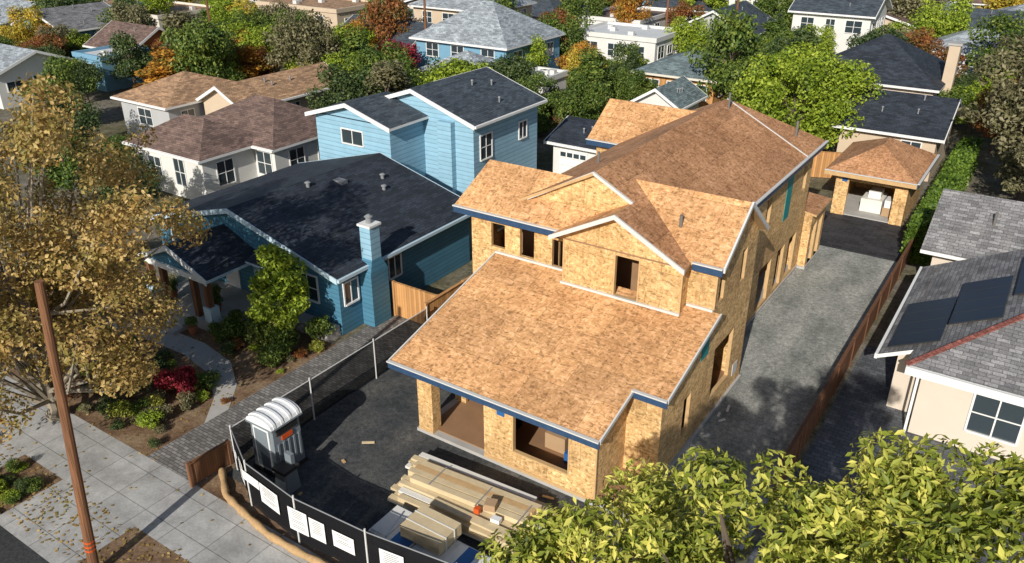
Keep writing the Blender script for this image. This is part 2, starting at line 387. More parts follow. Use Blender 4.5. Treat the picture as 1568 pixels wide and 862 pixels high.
def tree_mesh(name,seed,w,h,trunk,nclump,nleaf,size,elong=1.,clumpr=(.18,.34),shape='round',tr=.16,flat=.75,shell=.55,limbs=12,lean=(0,0),inner=.25):
    rng=np.random.default_rng(seed);R=w/2;ch=h-trunk
    C=[];Rd=[]
    while len(C)<nclump:
        d=rng.normal(size=3);d/=np.linalg.norm(d);r=rng.uniform(inner,1)**(.5)
        cr=rng.uniform(*clumpr)*R
        x=d*r
        hz=.5+x[2]*.5
        wid=1.
        if shape=='cone': wid=1.25-.95*hz
        p=np.array([x[0]*(R-cr*.8)*wid+lean[0]*hz,x[1]*(R-cr*.8)*wid+lean[1]*hz,trunk+ch*.5+x[2]*(ch*.5-cr*.5)])
        C.append(p);Rd.append(cr)
    C=np.array(C);Rd=np.array(Rd)
    lv,la=leaves_arrays(C,Rd,nleaf,size,elong,rng,flat,shell)
    V=[];F=[]
    top=np.array([lean[0]*.5,lean[1]*.5,trunk+ch*.55])
    pts=[np.array([0,0,-.1]),np.array([rng.normal()*.1,rng.normal()*.1,trunk*.5]),np.array([lean[0]*.15,lean[1]*.15,trunk]),top]
    v,f=tube(pts,[tr*1.3,tr,tr*.85,tr*.3]);V+=v;F+=f
    idx=rng.choice(len(C),min(limbs,len(C)),replace=False)
    for i in idx:
        s=pts[2]*(1-(q:=rng.uniform(0,.8)))+top*q;e=C[i]
        mid=(s+e)/2+np.array([0,0,-.06*w*rng.uniform(0,1)])+rng.normal(size=3)*.03*w
        v,f=tube([s,mid,e],[tr*.42,tr*.27,tr*.08],5);o=len(V);V+=v;F+=[[a+o for a in q2] for q2 in f]
    V=np.array(V);nb=len(V);nf=len(F)
    allv=np.vstack([V,lv]);n=nleaf
    me=bpy.data.meshes.new(name)
    lf=(np.arange(n*4).reshape(-1,4)+nb).tolist()
    me.from_pydata(allv.tolist(),[],F+lf)
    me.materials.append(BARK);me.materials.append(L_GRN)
    mi=np.zeros(nf+n,dtype=np.int32);mi[nf:]=1;me.polygons.foreach_set('material_index',mi)
    at=me.attributes.new('leafv','FLOAT','FACE');at.data.foreach_set('value',np.concatenate([np.zeros(nf),la]).astype(np.float32))
    me.update();return me
def place(name,me,x,y,leaf,sx=1,sz=1,rot=None,bark=None,z=0):
    o=bpy.data.objects.new(name,me);bpy.context.scene.collection.objects.link(o)
    o.location=(x,y,z);o.scale=(sx,sx,sz);o.rotation_euler=(0,0,rnd.uniform(0,6.28) if rot is None else rot)
    o.material_slots[1].link='OBJECT';o.material_slots[1].material=leaf
    if bark: o.material_slots[0].link='OBJECT';o.material_slots[0].material=bark
    return o
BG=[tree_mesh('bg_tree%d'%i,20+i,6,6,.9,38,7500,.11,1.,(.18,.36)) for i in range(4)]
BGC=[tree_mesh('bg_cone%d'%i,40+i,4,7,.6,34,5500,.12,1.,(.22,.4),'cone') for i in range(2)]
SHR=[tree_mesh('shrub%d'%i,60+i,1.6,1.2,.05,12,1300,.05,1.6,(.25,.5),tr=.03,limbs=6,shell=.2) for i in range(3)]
def T(x,y,w,h,leaf,name='deciduous_tree',kind=0):
    if kind==0: me=BG[rnd.randrange(4)];return place(name,me,x,y,leaf,w/6,h/6)
    me=BGC[rnd.randrange(2)];return place(name,me,x,y,leaf,w/4,h/7)
def shrub(x,y,w,h,leaf,name='garden_shrub',z=0): return place(name,SHR[rnd.randrange(3)],x,y,leaf,w/1.6,h/1.2,z=z)

# ---------------------------------------------------------------- ground
def sheet(name,pts,z,mat):
    b=B(name,True).part('a');b.poly([(x,y,z) for x,y in pts],mat);return b.build()
def rect(name,x0,x1,y0,y1,z,mat): return sheet(name,[(x0,y0),(x1,y0),(x1,y1),(x0,y1)],z,mat)
rect('ground',-600,600,-300,700,0,GRND)
rect('street',-140,60,-4,7.5,.004,ASPH)
b=B('kerb',True).part('a');b.box(-140,-24.6,7.5,7.65,-.05,.13,CONC);b.box(-20.6,60,7.5,7.65,-.05,.13,CONC);b.build()
rect('parking_strip',-140,60,7.65,9.7,.006,SOIL)
rect('driveway_apron',-24.6,-20.6,7.4,9.7,.012,WALK)
rect('side_walkway',-28.3,-27.0,7.65,9.7,.012,WALK)
rect('sidewalk',-140,60,9.7,12.0,.010,WALK)
rect('planting_strip',-20.6,-3.9,12.0,13.4,.006,SOIL)
rect('construction_yard',-20.3,-7.6,12.9,24.3,.012,GRAV_SHADE)
rect('gravel_driveway',-9.6,-4.55,19.2,43.9,.016,GRAV)
rect('side_yard',-20.4,-16.2,24.3,50,.012,SOIL)
rect('paver_parking_pad',-10.2,-4.7,43.9,49.5,.020,BLKP)
rect('brick_paver_drive',-23.35,-20.6,12.0,24.6,.014,BRICKP)
rect('front_garden_bed',-40,-23.35,12.0,21.2,.008,SOIL)
rect('neighbour_drive',-4.3,6,13,34,.010,DKP)
rect('distant_street',-140,60,84.5,91,.004,ASPH)
pp=[(-34.0,16.2),(-32.0,17.0),(-30.5,17.5),(-28.2,17.6),(-26.0,17.2),(-24.4,16.2),(-23.3,14.9)]
b=B('garden_path',True).part('a')
for (xa,ya),(xb,yb) in zip(pp[:-1],pp[1:]): b.poly([(xa,ya-.55,.016),(xb,yb-.55,.016),(xb,yb+.55,.016),(xa,ya+.55,.016)],CONC)
b.build()

# ---------------------------------------------------------------- new house
h=B('house_under_construction')
s=.288
h.part('foundation');h.box(-16.5,-7.9,18.43,24.3,0,.14,CONC);h.box(-18.25,-7.9,24.301,28.45,0,.14,CONC);h.box(-16.9,-9.15,28.451,40.2,0,.14,CONC);h.box(-11.6,-8.75,40.201,43.1,0,.14,CONC)
h.part('floors');h.box(-16.2,-8.2,18.7,24.2,.141,.18,SUBF);h.box(-18,-8.2,24.45,28.3,.141,.18,SUBF);h.box(-18,-8.2,24.45,28.3,3.1,3.4,SUBF);h.box(-16.6,-9.4,28.3,40.0,3.1,3.4,SUBF)
h.part('interior_walls');h.box(-13.3,-8.3,21.6,21.7,.18,3.2,SUBF);h.box(-17.9,-8.3,26.2,26.3,3.4,6.5,SUBF);h.box(-10.4,-10.3,28.5,40,.18,6.3,SUBF)
h.part('lower_walls')
h.wall((-13.5,18.45),(-9.2,18.45),.14,3.0,[(1.2,3.3,.85,2.45)],OSBW,frame=LUM,inner=LUM)
h.wall((-16.4,18.45),(-15.75,18.45),.14,3.0,[],OSBW)
h.box(-15.75,-13.5,18.46,18.6,2.55,3.0,OSBW)
h.wall((-15.75,18.45),(-15.75,18.9),.14,3.0,[],OSBW);h.wall((-13.5,18.9),(-13.5,18.45),.14,3.0,[],OSBW)
h.wall((-16.4,20.6),(-13.5,20.6),.14,3.0,[(.5,1.5,.15,2.3),(1.9,2.6,.9,2.2)],OSBW,frame=LUM)
h.wall((-13.5,20.6),(-13.5,18.9),.14,3.0,[],OSBW);h.wall((-13.36,18.9),(-13.36,20.6),.14,3.0,[],LUM)
h.wall((-16.4,19.1),(-16.4,18.45),.14,3.0,[],OSBW);h.wall((-16.4,24.3),(-16.4,20.6),.14,3.0,[],OSBW)
h.box(-16.4,-16.26,19.1,20.6,2.55,3.05,OSBW)
h.wall((-9.2,18.45),(-9.2,20.5),.14,3.1,[],OSBW)
h.wall((-9.2,20.5),(-8,20.5),.14,3.55,[],OSBW)
h.wall((-8,20.5),(-8,24.3),.14,3.55,[(1.9,2.5,.8,2.3)],OSBW,frame=LUM)
h.poly([(-8,20.5,3.55),(-8,24.3,3.55),(-8,24.3,4.75),(-8,20.5,3.65)],OSBW)
h.poly([(-16.4,24.3,3.0),(-16.4,18.45,3.0),(-16.4,24.3,4.7)],OSBW)
h.poly([(-9.2,18.45,3.1),(-9.2,20.5,3.1),(-9.2,20.5,3.6)],OSBW)
h.box(-8.0,-7.985,23.6,24.25,3.2,4.5,TEAL)
h.part('upper_walls')
h.wall((-18.2,24.3),(-13.6,24.3),.14,6.7,[(.95,1.6,5.05,6.05),(2.3,2.95,4.95,6.1),(3.75,4.5,4.9,6.0)],OSBW,frame=LUM,inner=LUM)
h.wall((-13.6,24.3),(-13.6,23.7),4.4,6.7,[],OSBW)
h.wall((-13.6,23.7),(-9.0,23.7),4.4,6.7,[(2.1,3.0,4.75,6.3)],OSBW,frame=LUM,inner=LUM)
h.poly([(-13.6,23.7,6.7),(-9.0,23.7,6.7),(-11.35,23.7,7.9)],OSBW)
h.wall((-9.0,23.7),(-9.0,24.3),4.4,6.6,[],OSBW)
h.wall((-9.0,24.3),(-8,24.3),4.4,6.65,[],OSBW)
h.wall((-8,24.3),(-8,28.4),.14,6.6,[(.7,2.6,.9,3.0),(.35,.85,5.0,6.2),(2.5,3.0,4.9,6.2)],OSBW,frame=LUM,inner=LUM)
h.poly([(-8,24.3,6.6),(-8,28.4,6.6),(-8,28.1,6.75),(-8,26.1,8.2),(-8,24.4,6.85)],OSBW)
h.wall((-8,28.4),(-9.2,28.4),.14,6.7,[],OSBW)
h.wall((-9.2,28.4),(-9.2,40.2),.14,6.66,[(1.5,2.3,.3,2.3),(3.4,4.2,.3,2.3),(5.2,6.9,.3,2.4),(7.8,8.9,.3,2.4),(9.6,10.8,.3,2.4),(1.2,1.9,4.5,5.8),(5.0,5.6,4.6,5.8),(10.4,11.,4.6,5.8)],OSBW,frame=LUM,inner=LUM)
h.box(-9.2,-9.18,36.2,37.0,3.9,6.4,TEAL)
h.wall((-9.2,40.2),(-17,40.2),.14,6.66,[],OSBW)
h.wall((-18.2,28.2),(-18.2,24.3),.14,6.66,[(1.5,2.3,4.9,6)],OSBW);h.wall((-16.9,28.2),(-18.2,28.2),.14,6.66,[],OSBW)
h.wall((-16.9,35),(-16.9,28.2),.14,6.66,[],OSBW)
h.wall((-18.5,35.2),(-16.9,35.2),.14,6.6,[],OSBW);h.wall((-18.5,39.2),(-18.5,35.2),.14,6.6,[],OSBW)
h.part('gable')
h.poly([(-15.7,24.75,6.7),(-11.4,24.75,6.7),(-11.4,24.75,7.9),(-13,24.75,8.68),(-15.7,24.75,7.3)],OSBW)
h.part('roof_sheathing')
t=.12
h.slab([(-17.15,17.95,3.0),(-8.9,17.95,3.0),(-8.9,24.28,3.0+s*6.33),(-17.0,24.28,3.0+s*6.33)],t,OSBR,LUM)
h.slab([(-8.899,20.15,3.0+s*2.2),(-7.75,20.15,3.0+s*2.2),(-7.75,24.28,3.0+s*6.33),(-8.899,24.28,3.0+s*6.33)],t,OSBR,LUM)
P=lambda x:6.66+.52*(-8.9-x)
h.slab([(-8.75,23.25,P(-8.75)),(-8.9,24.7,P(-8.9)),(-11.4,24.7,P(-11.4)),(-11.4,23.25,P(-11.4))],t,OSBD,LUM)
h.slab([(-8.9,24.701,P(-8.9)),(-8.9,37.8,P(-8.9)),(-13,37.8,P(-13)),(-13,24.701,P(-13))],t,OSBD,LUM)
h.slab([(-8.9,37.801,P(-8.9)),(-8.9,40.9,P(-8.9)),(-13,37.801,P(-13))],t,OSBD,LUM)
h.slab([(-8.9,40.9,P(-8.9)),(-17.1,40.9,P(-8.9)),(-13,37.801,P(-13))],t,OSBR,LUM)
h.slab([(-13,24.55,P(-13)),(-13,37.8,P(-13)),(-17.1,37.8,6.66),(-17.1,24.55,6.66)],t,OSBD,LUM)
h.slab([(-17.1,37.801,6.66),(-13,37.801,P(-13)),(-17.1,40.9,6.66)],t,OSBD,LUM)
h.slab([(-13.95,23.25,P(-8.85)),(-11.4,23.25,P(-11.4)),(-11.4,25.6,P(-11.4)),(-13.95,25.6,P(-8.85))],t,OSBR,LUM)
C=lambda y:6.66+.745*(y-23.9)
h.slab([(-12.05,23.9,C(23.9)),(-7.72,23.9,C(23.9)),(-7.72,26.1,C(26.1)),(-12.05,26.1,C(26.1))],t,OSBR,LUM)
h.slab([(-7.72,28.3,C(23.9)),(-12.05,28.3,C(23.9)),(-12.05,26.1,C(26.1)),(-7.72,26.1,C(26.1))],t,OSBD,LUM)
h.slab([(-18.7,23.85,C(23.85)),(-12.9,23.85,C(23.85)),(-12.9,25.75,C(25.75)),(-18.3,25.75,C(25.75))],t,OSBR,LUM)
h.slab([(-18.7,28.4,6.6),(-18.3,25.751,C(25.75)),(-13.9,25.751,C(25.75)),(-13.9,28.4,6.6)],t,OSBR,LUM)
h.slab([(-18.9,34.9,6.6),(-13.4,34.9,6.6),(-13.4,37.2,8.15),(-18.9,37.2,8.15)],t,OSBR,LUM)
h.slab([(-13.4,39.5,6.6),(-18.9,39.5,6.6),(-18.9,37.2,8.15),(-13.4,37.2,8.15)],t,OSBR,LUM)
h.part('fascia_and_flashing')
def eave(p,q,dx=0,dy=-.04):
    p=(p[0]+dx,p[1]+dy,p[2]);q=(q[0]+dx,q[1]+dy,q[2])
    h.beam(p,q,.05,.27,TAPE)
    h.beam((p[0]+dx*.6,p[1]+dy*.6,p[2]+.03),(q[0]+dx*.6,q[1]+dy*.6,q[2]+.03),.13,.045,FLASH)
eave((-17.2,17.95,3.0),(-8.85,17.95,3.0));eave((-8.9,20.15,3.634),(-7.7,20.15,3.634))
eave((-18.7,23.85,6.62),(-13.9,23.85,6.62));eave((-8.75,23.9,6.66),(-7.7,23.9,6.66))
eave((-18.9,34.9,6.6),(-17,34.9,6.6))
eave((-8.9,28.3,6.66),(-8.9,40.9,6.66),.04,0)
def rake(p,q,dx=0,dy=0,w=.07,hh=.17):
    h.beam((p[0]+dx,p[1]+dy,p[2]+.03),(q[0]+dx,q[1]+dy,q[2]+.03),w,hh,FLASH)
rake((-13.95,23.25,P(-8.85)),(-11.4,23.25,P(-11.4)),0,-.05);rake((-11.4,23.25,P(-11.4)),(-8.75,23.25,P(-8.75)),0,-.05)
rake((-15.75,24.65,7.3),(-13,24.65,P(-13)),0,-.05,.09,.12);rake((-13,24.65,P(-13)),(-11.4,24.65,P(-11.4)),0,-.05,.09,.12)
rake((-7.72,23.9,C(23.9)),(-7.72,26.1,C(26.1)),.05);rake((-7.72,26.1,C(26.1)),(-7.72,28.35,C(23.9)),.05)
rake((-7.75,20.15,3.634),(-7.75,24.28,4.82),.04,0,.05,.14);rake((-8.9,17.95,3.0),(-8.9,20.1,3.62),.04,0,.05,.14)
rake((-17.15,17.95,3.0),(-17.0,24.28,4.82),-.04,0,.05,.14)
h.beam((-8.9,37.75,P(-8.9)+.03),(-13,37.75,P(-13)+.03),.08,.05,FLASH)
h.beam((-17.0,24.24,4.92),(-13.66,24.24,4.92),.1,.08,FLASH);h.beam((-13.66,23.64,4.75),(-8.95,23.64,4.75),.1,.08,FLASH);h.beam((-8.95,24.24,4.92),(-8,24.24,4.92),.1,.08,FLASH)
h.part('corner_trim')
for x,y,z0,z1 in ((-13.6,23.7,4.7,6.55),(-9.0,23.7,4.7,6.55),(-8,24.3,4.9,6.6),(-9.2,18.45,.2,2.95)):
    h.box(x-.03,x+.03,y-.015,y+.04,z0,z1,LUM)
h.box(-13.6,-9,23.68,23.698,6.42,6.47,SUBF)
h.box(-16.4,-15.75,18.425,18.448,.14,.26,LUM);h.box(-13.5,-9.2,18.425,18.448,.14,.26,LUM)
h.part('window_framing')
for a,b_,z0,z1,y in ((-12.3,-10.2,.85,2.45,18.45),(-11.5,-10.6,4.75,6.3,23.7)):
    h.box(a-.05,a,y-.012,y-.002,z0-.05,z1+.05,LUM);h.box(b_,b_+.05,y-.012,y-.002,z0-.05,z1+.05,LUM);h.box(a,b_,y-.012,y-.002,z1,z1+.06,LUM);h.box(a,b_,y-.012,y-.002,z0-.06,z0,LUM)
h.part('vents')
h.cyl((-9.7,24.9,7.3),(-9.7,24.9,7.8),.06,.06,PIPE);h.cyl((-9.9,39,7.0),(-9.9,39,7.9),.06,.06,PIPE);h.cyl((-14.6,28,7.7),(-14.6,28,8.4),.06,.06,PIPE);h.cyl((-12.6,36.9,8.3),(-12.6,36.9,9.3),.05,.05,PIPE)
h.part('studs')
for x in (-17,-16.5,-15.5,-15,-14.6,-10.9): h.box(x,x+.05,25.0,25.1,3.4,6.5,LUM)
for y in (25.1,25.5,25.9,26.3,26.7): h.box(-8.8,-8.7,y,y+.05,.18,3.1,LUM)
for y in (33.9,34.6,36.5,38.2,38.7): h.box(-9.7,-9.6,y,y+.05,.18,3.1,LUM)
h.box(-12.0,-11.2,20.0,20.6,.18,.8,CARD);h.box(-11,-10.5,19.6,20.0,.18,.6,WRAPB)
h.part('rear_side_bay')
h.wall((-8.8,40.3),(-8.8,43.0),.14,3.0,[(.4,1.2,.14,2.3),(1.6,2.3,.14,2.3)],OSBW,frame=LUM)
h.wall((-9.2,40.3),(-8.8,40.3),.14,3.0,[],OSBW);h.wall((-8.8,43.0),(-11.5,43.0),.14,3.0,[],OSBW)
h.slab([(-11.7,40.9,3.35),(-8.6,40.25,3.02),(-8.6,43.2,3.02),(-11.7,43.2,3.35)],.1,OSBD,LUM)
h.part('house_wrap_panels');h.box(-8.02,-7.984,27.4,27.9,.6,1.1,FLASH)
h.part('stickers');h.box(-12.95,-12.65,18.43,18.446,2.1,2.4,WRAPB)
h.build()

# ---------------------------------------------------------------- new garage
g=B('garage_under_construction')
g.part('walls')
g.wall((-9.8,49.3),(-5.8,49.3),0,2.75,[(.75,3.3,0,2.2)],OSBW,frame=LUM,inner=LUM);g.wall((-5.8,49.3),(-5.8,55),0,2.75,[],OSBW)
g.wall((-5.8,55),(-9.8,55),0,2.75,[],OSBW);g.wall((-9.8,55),(-9.8,49.3),0,2.75,[],OSBW)
g.part('floor');g.box(-9.7,-5.9,49.4,54.9,.0,.08,CONC)
g.part('roof');X0,X1,Y0,Y1=-10.4,-5.35,48.75,55.5;r1=(-7.9,51.3,4.1);r2=(-7.9,53,4.1)
g.slab([(X0,Y0,2.8),(X1,Y0,2.8),r1],.12,OSBD,LUM);g.slab([(X1,Y0,2.8),(X1,Y1,2.8),r2,r1],.12,OSBD,LUM)
g.slab([(X1,Y1,2.8),(X0,Y1,2.8),r2],.12,OSBD,LUM);g.slab([(X0,Y1,2.8),(X0,Y0,2.8),r1,r2],.12,OSBD,LUM)
g.part('fascia');g.beam((X0,Y0-.04,2.8),(X1,Y0-.04,2.8),.06,.26,LUM);g.beam((X1+.04,Y0,2.8),(X1+.04,Y1,2.8),.06,.26,TAPE);g.beam((X1+.06,Y0,2.84),(X1+.06,Y1,2.84),.14,.04,FLASH)
g.beam((X0,Y0-.06,2.84),(X1,Y0-.06,2.84),.12,.04,FLASH)
g.part('stored_materials');g.box(-8.4,-7.2,50.4,52.2,.1,.9,WRAP);g.box(-8.1,-7.4,50.8,51.8,.9,1.3,WHITE);g.box(-7.1,-6.5,50.2,51.4,.1,.6,CARD);g.box(-7.05,-6.6,50.3,51.2,.6,1.05,WHITE)
g.part('studs')
for x in (-9.3,-8.8,-8.3,-7.8,-7.3,-6.8,-6.3): g.box(x,x+.05,54.7,54.8,.1,2.7,LUM)
g.part('sticker');g.box(-9.45,-9.15,49.28,49.296,2.1,2.4,WRAPB)
g.build()

# ---------------------------------------------------------------- blue bungalow
b=house('blue_bungalow',-36.2,-23.7,22.0,31.4,3.0,4.78,'Y',SH_DARK,BLUE1,oh=.4,fasc=BLUET,build=False,vents=0,
  wf=[(-25.6,1.9,1.2,1.2),(-34.4,1.9,1.4,1.3)],wr=[(22.7,1.9,.8,1.0),(25.6,2.0,.8,1.0)])
b.part('chimney');b.box(-23.68,-23.0,23.3,24.4,0,2.6,BLUE1);b.hexa([(-23.68,23.3,2.6),(-23.0,23.3,2.6),(-23.0,24.4,2.6),(-23.68,24.4,2.6)],[(-23.68,23.55,3.2),(-23.1,23.55,3.2),(-23.1,24.15,3.2),(-23.68,24.15,3.2)],BLUE1)
b.box(-23.7,-23.1,23.55,24.15,3.2,4.7,BLUE2);b.box(-23.77,-23.03,23.48,24.22,4.7,4.8,WHITE);b.cyl((-23.4,23.85,4.8),(-23.4,23.85,5.1),.13,.13,VENT);b.cyl((-23.4,23.85,5.1),(-23.4,23.85,5.2),.2,.05,VENT)
b.part('porch_roof');b.slab([(-28.4,18.9,2.65),(-28.4,22.3,2.65),(-30.9,22.3,3.7),(-30.9,18.9,3.7)],.14,SH_DARK,BLUET);b.slab([(-33.4,22.3,2.65),(-33.4,18.9,2.65),(-30.9,18.9,3.7),(-30.9,22.3,3.7)],.14,SH_DARK,BLUET)
b.poly([(-33.1,19.1,2.6),(-28.7,19.1,2.6),(-30.9,19.1,3.55)],BLUE1)
b.beam((-33.4,18.86,2.67),(-30.9,18.86,3.72),.06,.25,WHITE);b.beam((-30.9,18.86,3.72),(-28.4,18.86,2.67),.06,.25,WHITE)
b.beam((-33,19.1,2.6),(-28.8,19.1,2.6),.2,.25,WHITE)
b.part('porch');b.box(-33.3,-28.4,18.9,21.98,0,.5,CONC);b.box(-31.6,-29.9,18.3,18.9,0,.33,CONC);b.box(-31.6,-29.9,17.8,18.3,0,.17,CONC)
for x in (-32.9,-31.9,-29.7,-28.8): b.box(x-.13,x+.13,19.0,19.26,.5,2.36,POLE)
for x in (-32.9,-28.8): b.box(x-.25,x+.25,18.93,19.4,.5,1.2,BLUET)
b.box(-28.39,-23.8,21.2,21.95,0,.5,CONC)
b.part('door');b.box(-31.3,-30.3,21.93,21.99,.5,2.6,WHITE)
b.part('bay');b.box(-28.3,-26.6,21.3,21.999,.5,2.7,BLUE2);b.slab([(-28.5,21.05,2.75),(-26.4,21.05,2.75),(-26.4,22.1,3.1),(-28.5,22.1,3.1)],.1,SH_DARK,BLUET);b.win('F',-27.45,21.3,1.7,1.2,1.2)
b.part('roof_vents')
for x,y in ((-28,29.8),(-27.2,29),(-29.4,26)):
    z=4.78-(x+29.95)*.276;b.cyl((x,y,z-.1),(x,y,z+.22),.09,.09,VENT);b.cyl((x,y,z+.22),(x,y,z+.28),.16,.1,VENT)
b.box(-29.2,-28.6,27.5,27.9,4.4,4.62,VENT)
b.build()
for x,y,z in ((-33.0,18.6,0),(-32.2,19.6,.5),(-29.3,19.8,.5),(-28.0,18.6,0),(-27.6,19.3,0),(-29.3,18.4,0),(-32,18.2,0),(-28.2,19.9,0),(-27,20.6,0),(-30.2,20.4,.5)):
    b=B('potted_plant').part('pot');b.cyl((x,y,z),(x,y,z+.32),.13,.2,TERRA,10);b.cyl((x,y,z+.32),(x,y,z+.37),.22,.22,TERRA,10)
    p=b.build();o=shrub(x,y,.7,.6,L_GRN,'foliage',z=z+.3);o.parent=p

# two storey light blue house
b=house('two_storey_blue_house',-35.3,-27.0,36.4,43.2,5.8,7.3,'Y',SH_CHAR,BLUE2,oh=.4,build=False,wf=[],wr=[(37.6,4.2,1.1,1.4),(41.5,4.3,.8,1.0),(38.5,1.6,1.1,1.1)])
b.part('front_wing_walls');b.wall((-36.4,33.4),(-30.6,33.4),0,5.8,[],BLUE2);b.wall((-30.6,33.4),(-30.6,36.4),0,5.8,[],BLUE2);b.wall((-36.4,36.8),(-36.4,33.4),0,5.8,[],BLUE2)
b.poly([(-36.4,33.4,5.75),(-30.6,33.4,5.75),(-33.5,33.4,6.6)],BLUE2)
b.part('front_wing_roof');b.slab([(-30.2,33.0,5.78),(-30.2,36.7,5.78),(-33.5,36.7,6.75),(-33.5,33.0,6.75)],.15,SH_CHAR,WHITE)
b.slab([(-36.8,36.7,5.78),(-36.8,33.0,5.78),(-33.5,33.0,6.75),(-33.5,36.7,6.75)],.15,SH_CHAR,WHITE)
b.beam((-36.8,32.96,5.8),(-33.5,32.96,6.77),.06,.24,WHITE);b.beam((-33.5,32.96,6.77),(-30.2,32.96,5.8),.06,.24,WHITE)
b.part('windows');b.win('F',-33.5,33.4,4.7,1.6,.8)
b.part('front_chase');b.box(-29.3,-28.3,36.0,36.39,0,5.7,BLUE2)
b.build()

house('brown_roof_house',-49,-40.3,33.2,40,3,5.0,'X',SH_BROWN,STUW,hip=True,wr=[(35,1.8,1.2,1.4),(37.5,1.8,1.2,1.4)],wf=[(-41.3,1.8,1.3,1.5)])
house('brown_roof_house_wing',-49,-42.2,29.2,34,3,4.6,'X',SH_BROWN,STUW,hip=True,wf=[(-44.5,1.7,1.0,1.7),(-47,1.7,1.2,1.2)],wr=[(30.8,1.7,1.2,1.5)])
house('grey_stucco_house',-61,-55,36,44,3,4.6,'X',SH_TAN,STUG,hip=True)
house('tan_roof_house',-54.5,-50,38.8,49,3,4.4,'Y',SH_TAN,STUT)
house('small_brown_roof_house',-84,-77,47.5,54,3,5,'X',SH_BROWN,STUO)
house('flat_blue_house',-80,-75.6,43.5,48.5,3,4,'X',FLAT,STUB,flat=True)
house('grey_roof_house',-92,-77,34.5,42,3,4.6,'X',SH_LGREY,STUW)
house('beige_two_storey_house',-82,-69,68,76,5,6,'X',SH_TAN,STUT,flat=True)
house('grey_hip_roof_house',-53,-42.5,62.5,72,4.6,7.8,'X',SH_LGREY,STUB,hip=True,wf=[(-51,3.6,1.4,1.2),(-48,3.6,1.4,1.2),(-44.5,3.6,1.4,1.2)])
house('grey_hip_roof_house_wing',-48,-41.5,57.5,61.8,3,4.6,'Y',SH_LGREY,STUW,hip=True)
house('white_flat_roof_house',-43,-34,76,83,4,5,'X',FLAT,STUW,flat=True)
house('open_frame_house',-31,-24,66,74,3.3,4.8,'X',SH_GREEN,WOODG,hip=True,fasc=CREAM)
house('white_gable_cottage',-27.2,-23.8,58,62.5,2.7,4.0,'Y',SH_GREEN,STUW)
b=house('white_detached_garage',-27.2,-23.4,45.6,51,2.6,3.6,'X',SH_DARK,STUW,build=False,wf=[],wr=[(48,1.6,.9,1.)])
b.part('door');b.box(-26.7,-24.6,45.54,45.595,0,2.1,WHITE)
for i in range(4): b.box(-26.6+i*.5,-26.2+i*.5,45.52,45.538,1.65,1.95,GLASS)
for z in (.5,1.05,1.55): b.box(-26.7,-24.6,45.53,45.539,z,z+.025,STUG)
b.build()
b=house('dark_hip_roof_house',-18,-8.2,71.5,81,3.5,6.6,'X',SH_DARK,STUP,hip=True,build=False)
b.part('chimney');b.box(-8.1,-7.3,74,75,0,6.5,STUT);b.box(-8.2,-7.2,73.9,75.1,6.5,6.65,CONC);b.build()
house('tan_stucco_house',-12,-5.9,58.8,66,3,4.9,'X',SH_DARK,STUT,wr=[],wf=[(-7.4,1.9,1.2,1.2)])
house('white_shed',-40,-37,60,64,2.6,3.2,'X',FLAT,STUW,flat=True)
house('white_two_storey_house',-26,-18,93.5,101,5.6,7.6,'X',SH_CHAR,STUW)
# right neighbour
b=B('grey_roof_neighbour_house')
b.part('walls');b.wall((-1.6,28.3),(9,28.3),0,3,[],STUP);b.wall((-2.6,38),(-2.6,29.6),0,2.8,[],STUP);b.wall((-2.6,29.6),(-1.6,29.6),0,2.9,[],STUP);b.wall((-1.6,29.6),(-1.6,28.3),0,3,[],STUP)
b.part('roof');rz=5.6
sl=(rz-3.0)/5.3
el=3.0-1.1*sl
b.slab([(-2.1,27.7,3.0),(10,27.7,3.0),(10,33.0,rz),(3.2,33.0,rz)],.16,SH_GREY,WHITE)
b.slab([(-3.2,38.0,el),(-3.2,28.9,el),(-2.1,28.9,3.0),(-2.1,27.7,3.0),(3.2,33.0,rz),(3.2,38.0,rz)],.16,SH_GREY,WHITE)
b.slab([(10,38.0,rz-.0),(3.2,38.0,rz),(3.2,33.001,rz),(10,33.001,rz)],.16,SH_GREY,WHITE)
b.beam((-2.1,27.7,3.06),(3.2,33.0,rz+.06),.2,.06,SH_RED)
b.part('gutter');b.beam((-2.1,27.62,3.0),(10,27.62,3.0),.12,.3,WHITE);b.beam((-3.26,28.9,el),(-3.26,38,el),.1,.2,WHITE)
b.beam((-1.7,28.25,2.9),(-1.7,28.2,.1),.09,.09,WHITE)
b.part('windows');b.win('F',.9,28.3,1.6,1.5,1.5)
b.box(0.0,1.8,28.22,28.299,2.55,2.7,WHITE)
b.part('solar_panels')
def sp(x): return 3.0+(x+2.1)*sl+.14
def panel(x0,y0,w=1.6,d=1.02):
    x1=x0+w-.03;y1=y0+d-.03
    b.slab([(x0,y1,sp(x0)),(x0,y0,sp(x0)),(x1,y0,sp(x1)),(x1,y1,sp(x1))],.05,SOLAR,BLACK)
for i in range(4): panel(-2.95,29.2+i*1.02)
for i in range(4): panel(-1.32,30.6+i*1.02)
for i in range(4): panel(.42,32.6+i*1.02,1.6)
b.part('rear_roof')
b.wall((-3.0,39.0),(8,39.0),0,3,[],STUP);b.wall((-3.0,43.4),(-3.0,39.0),0,3,[],STUP)
b.slab([(-3.5,38.4,3.1),(9,38.4,3.1),(9,41.2,5.2),(-3.4,41.2,5.2)],.16,SH_GREY,WHITE);b.slab([(9,44,3.1),(-3.5,44,3.1),(-3.4,41.2,5.2),(9,41.2,5.2)],.16,SH_GREY,WHITE)
b.cyl((-1,40,4),(-1,40,4.9),.06,.06,PIPE)
b.build()

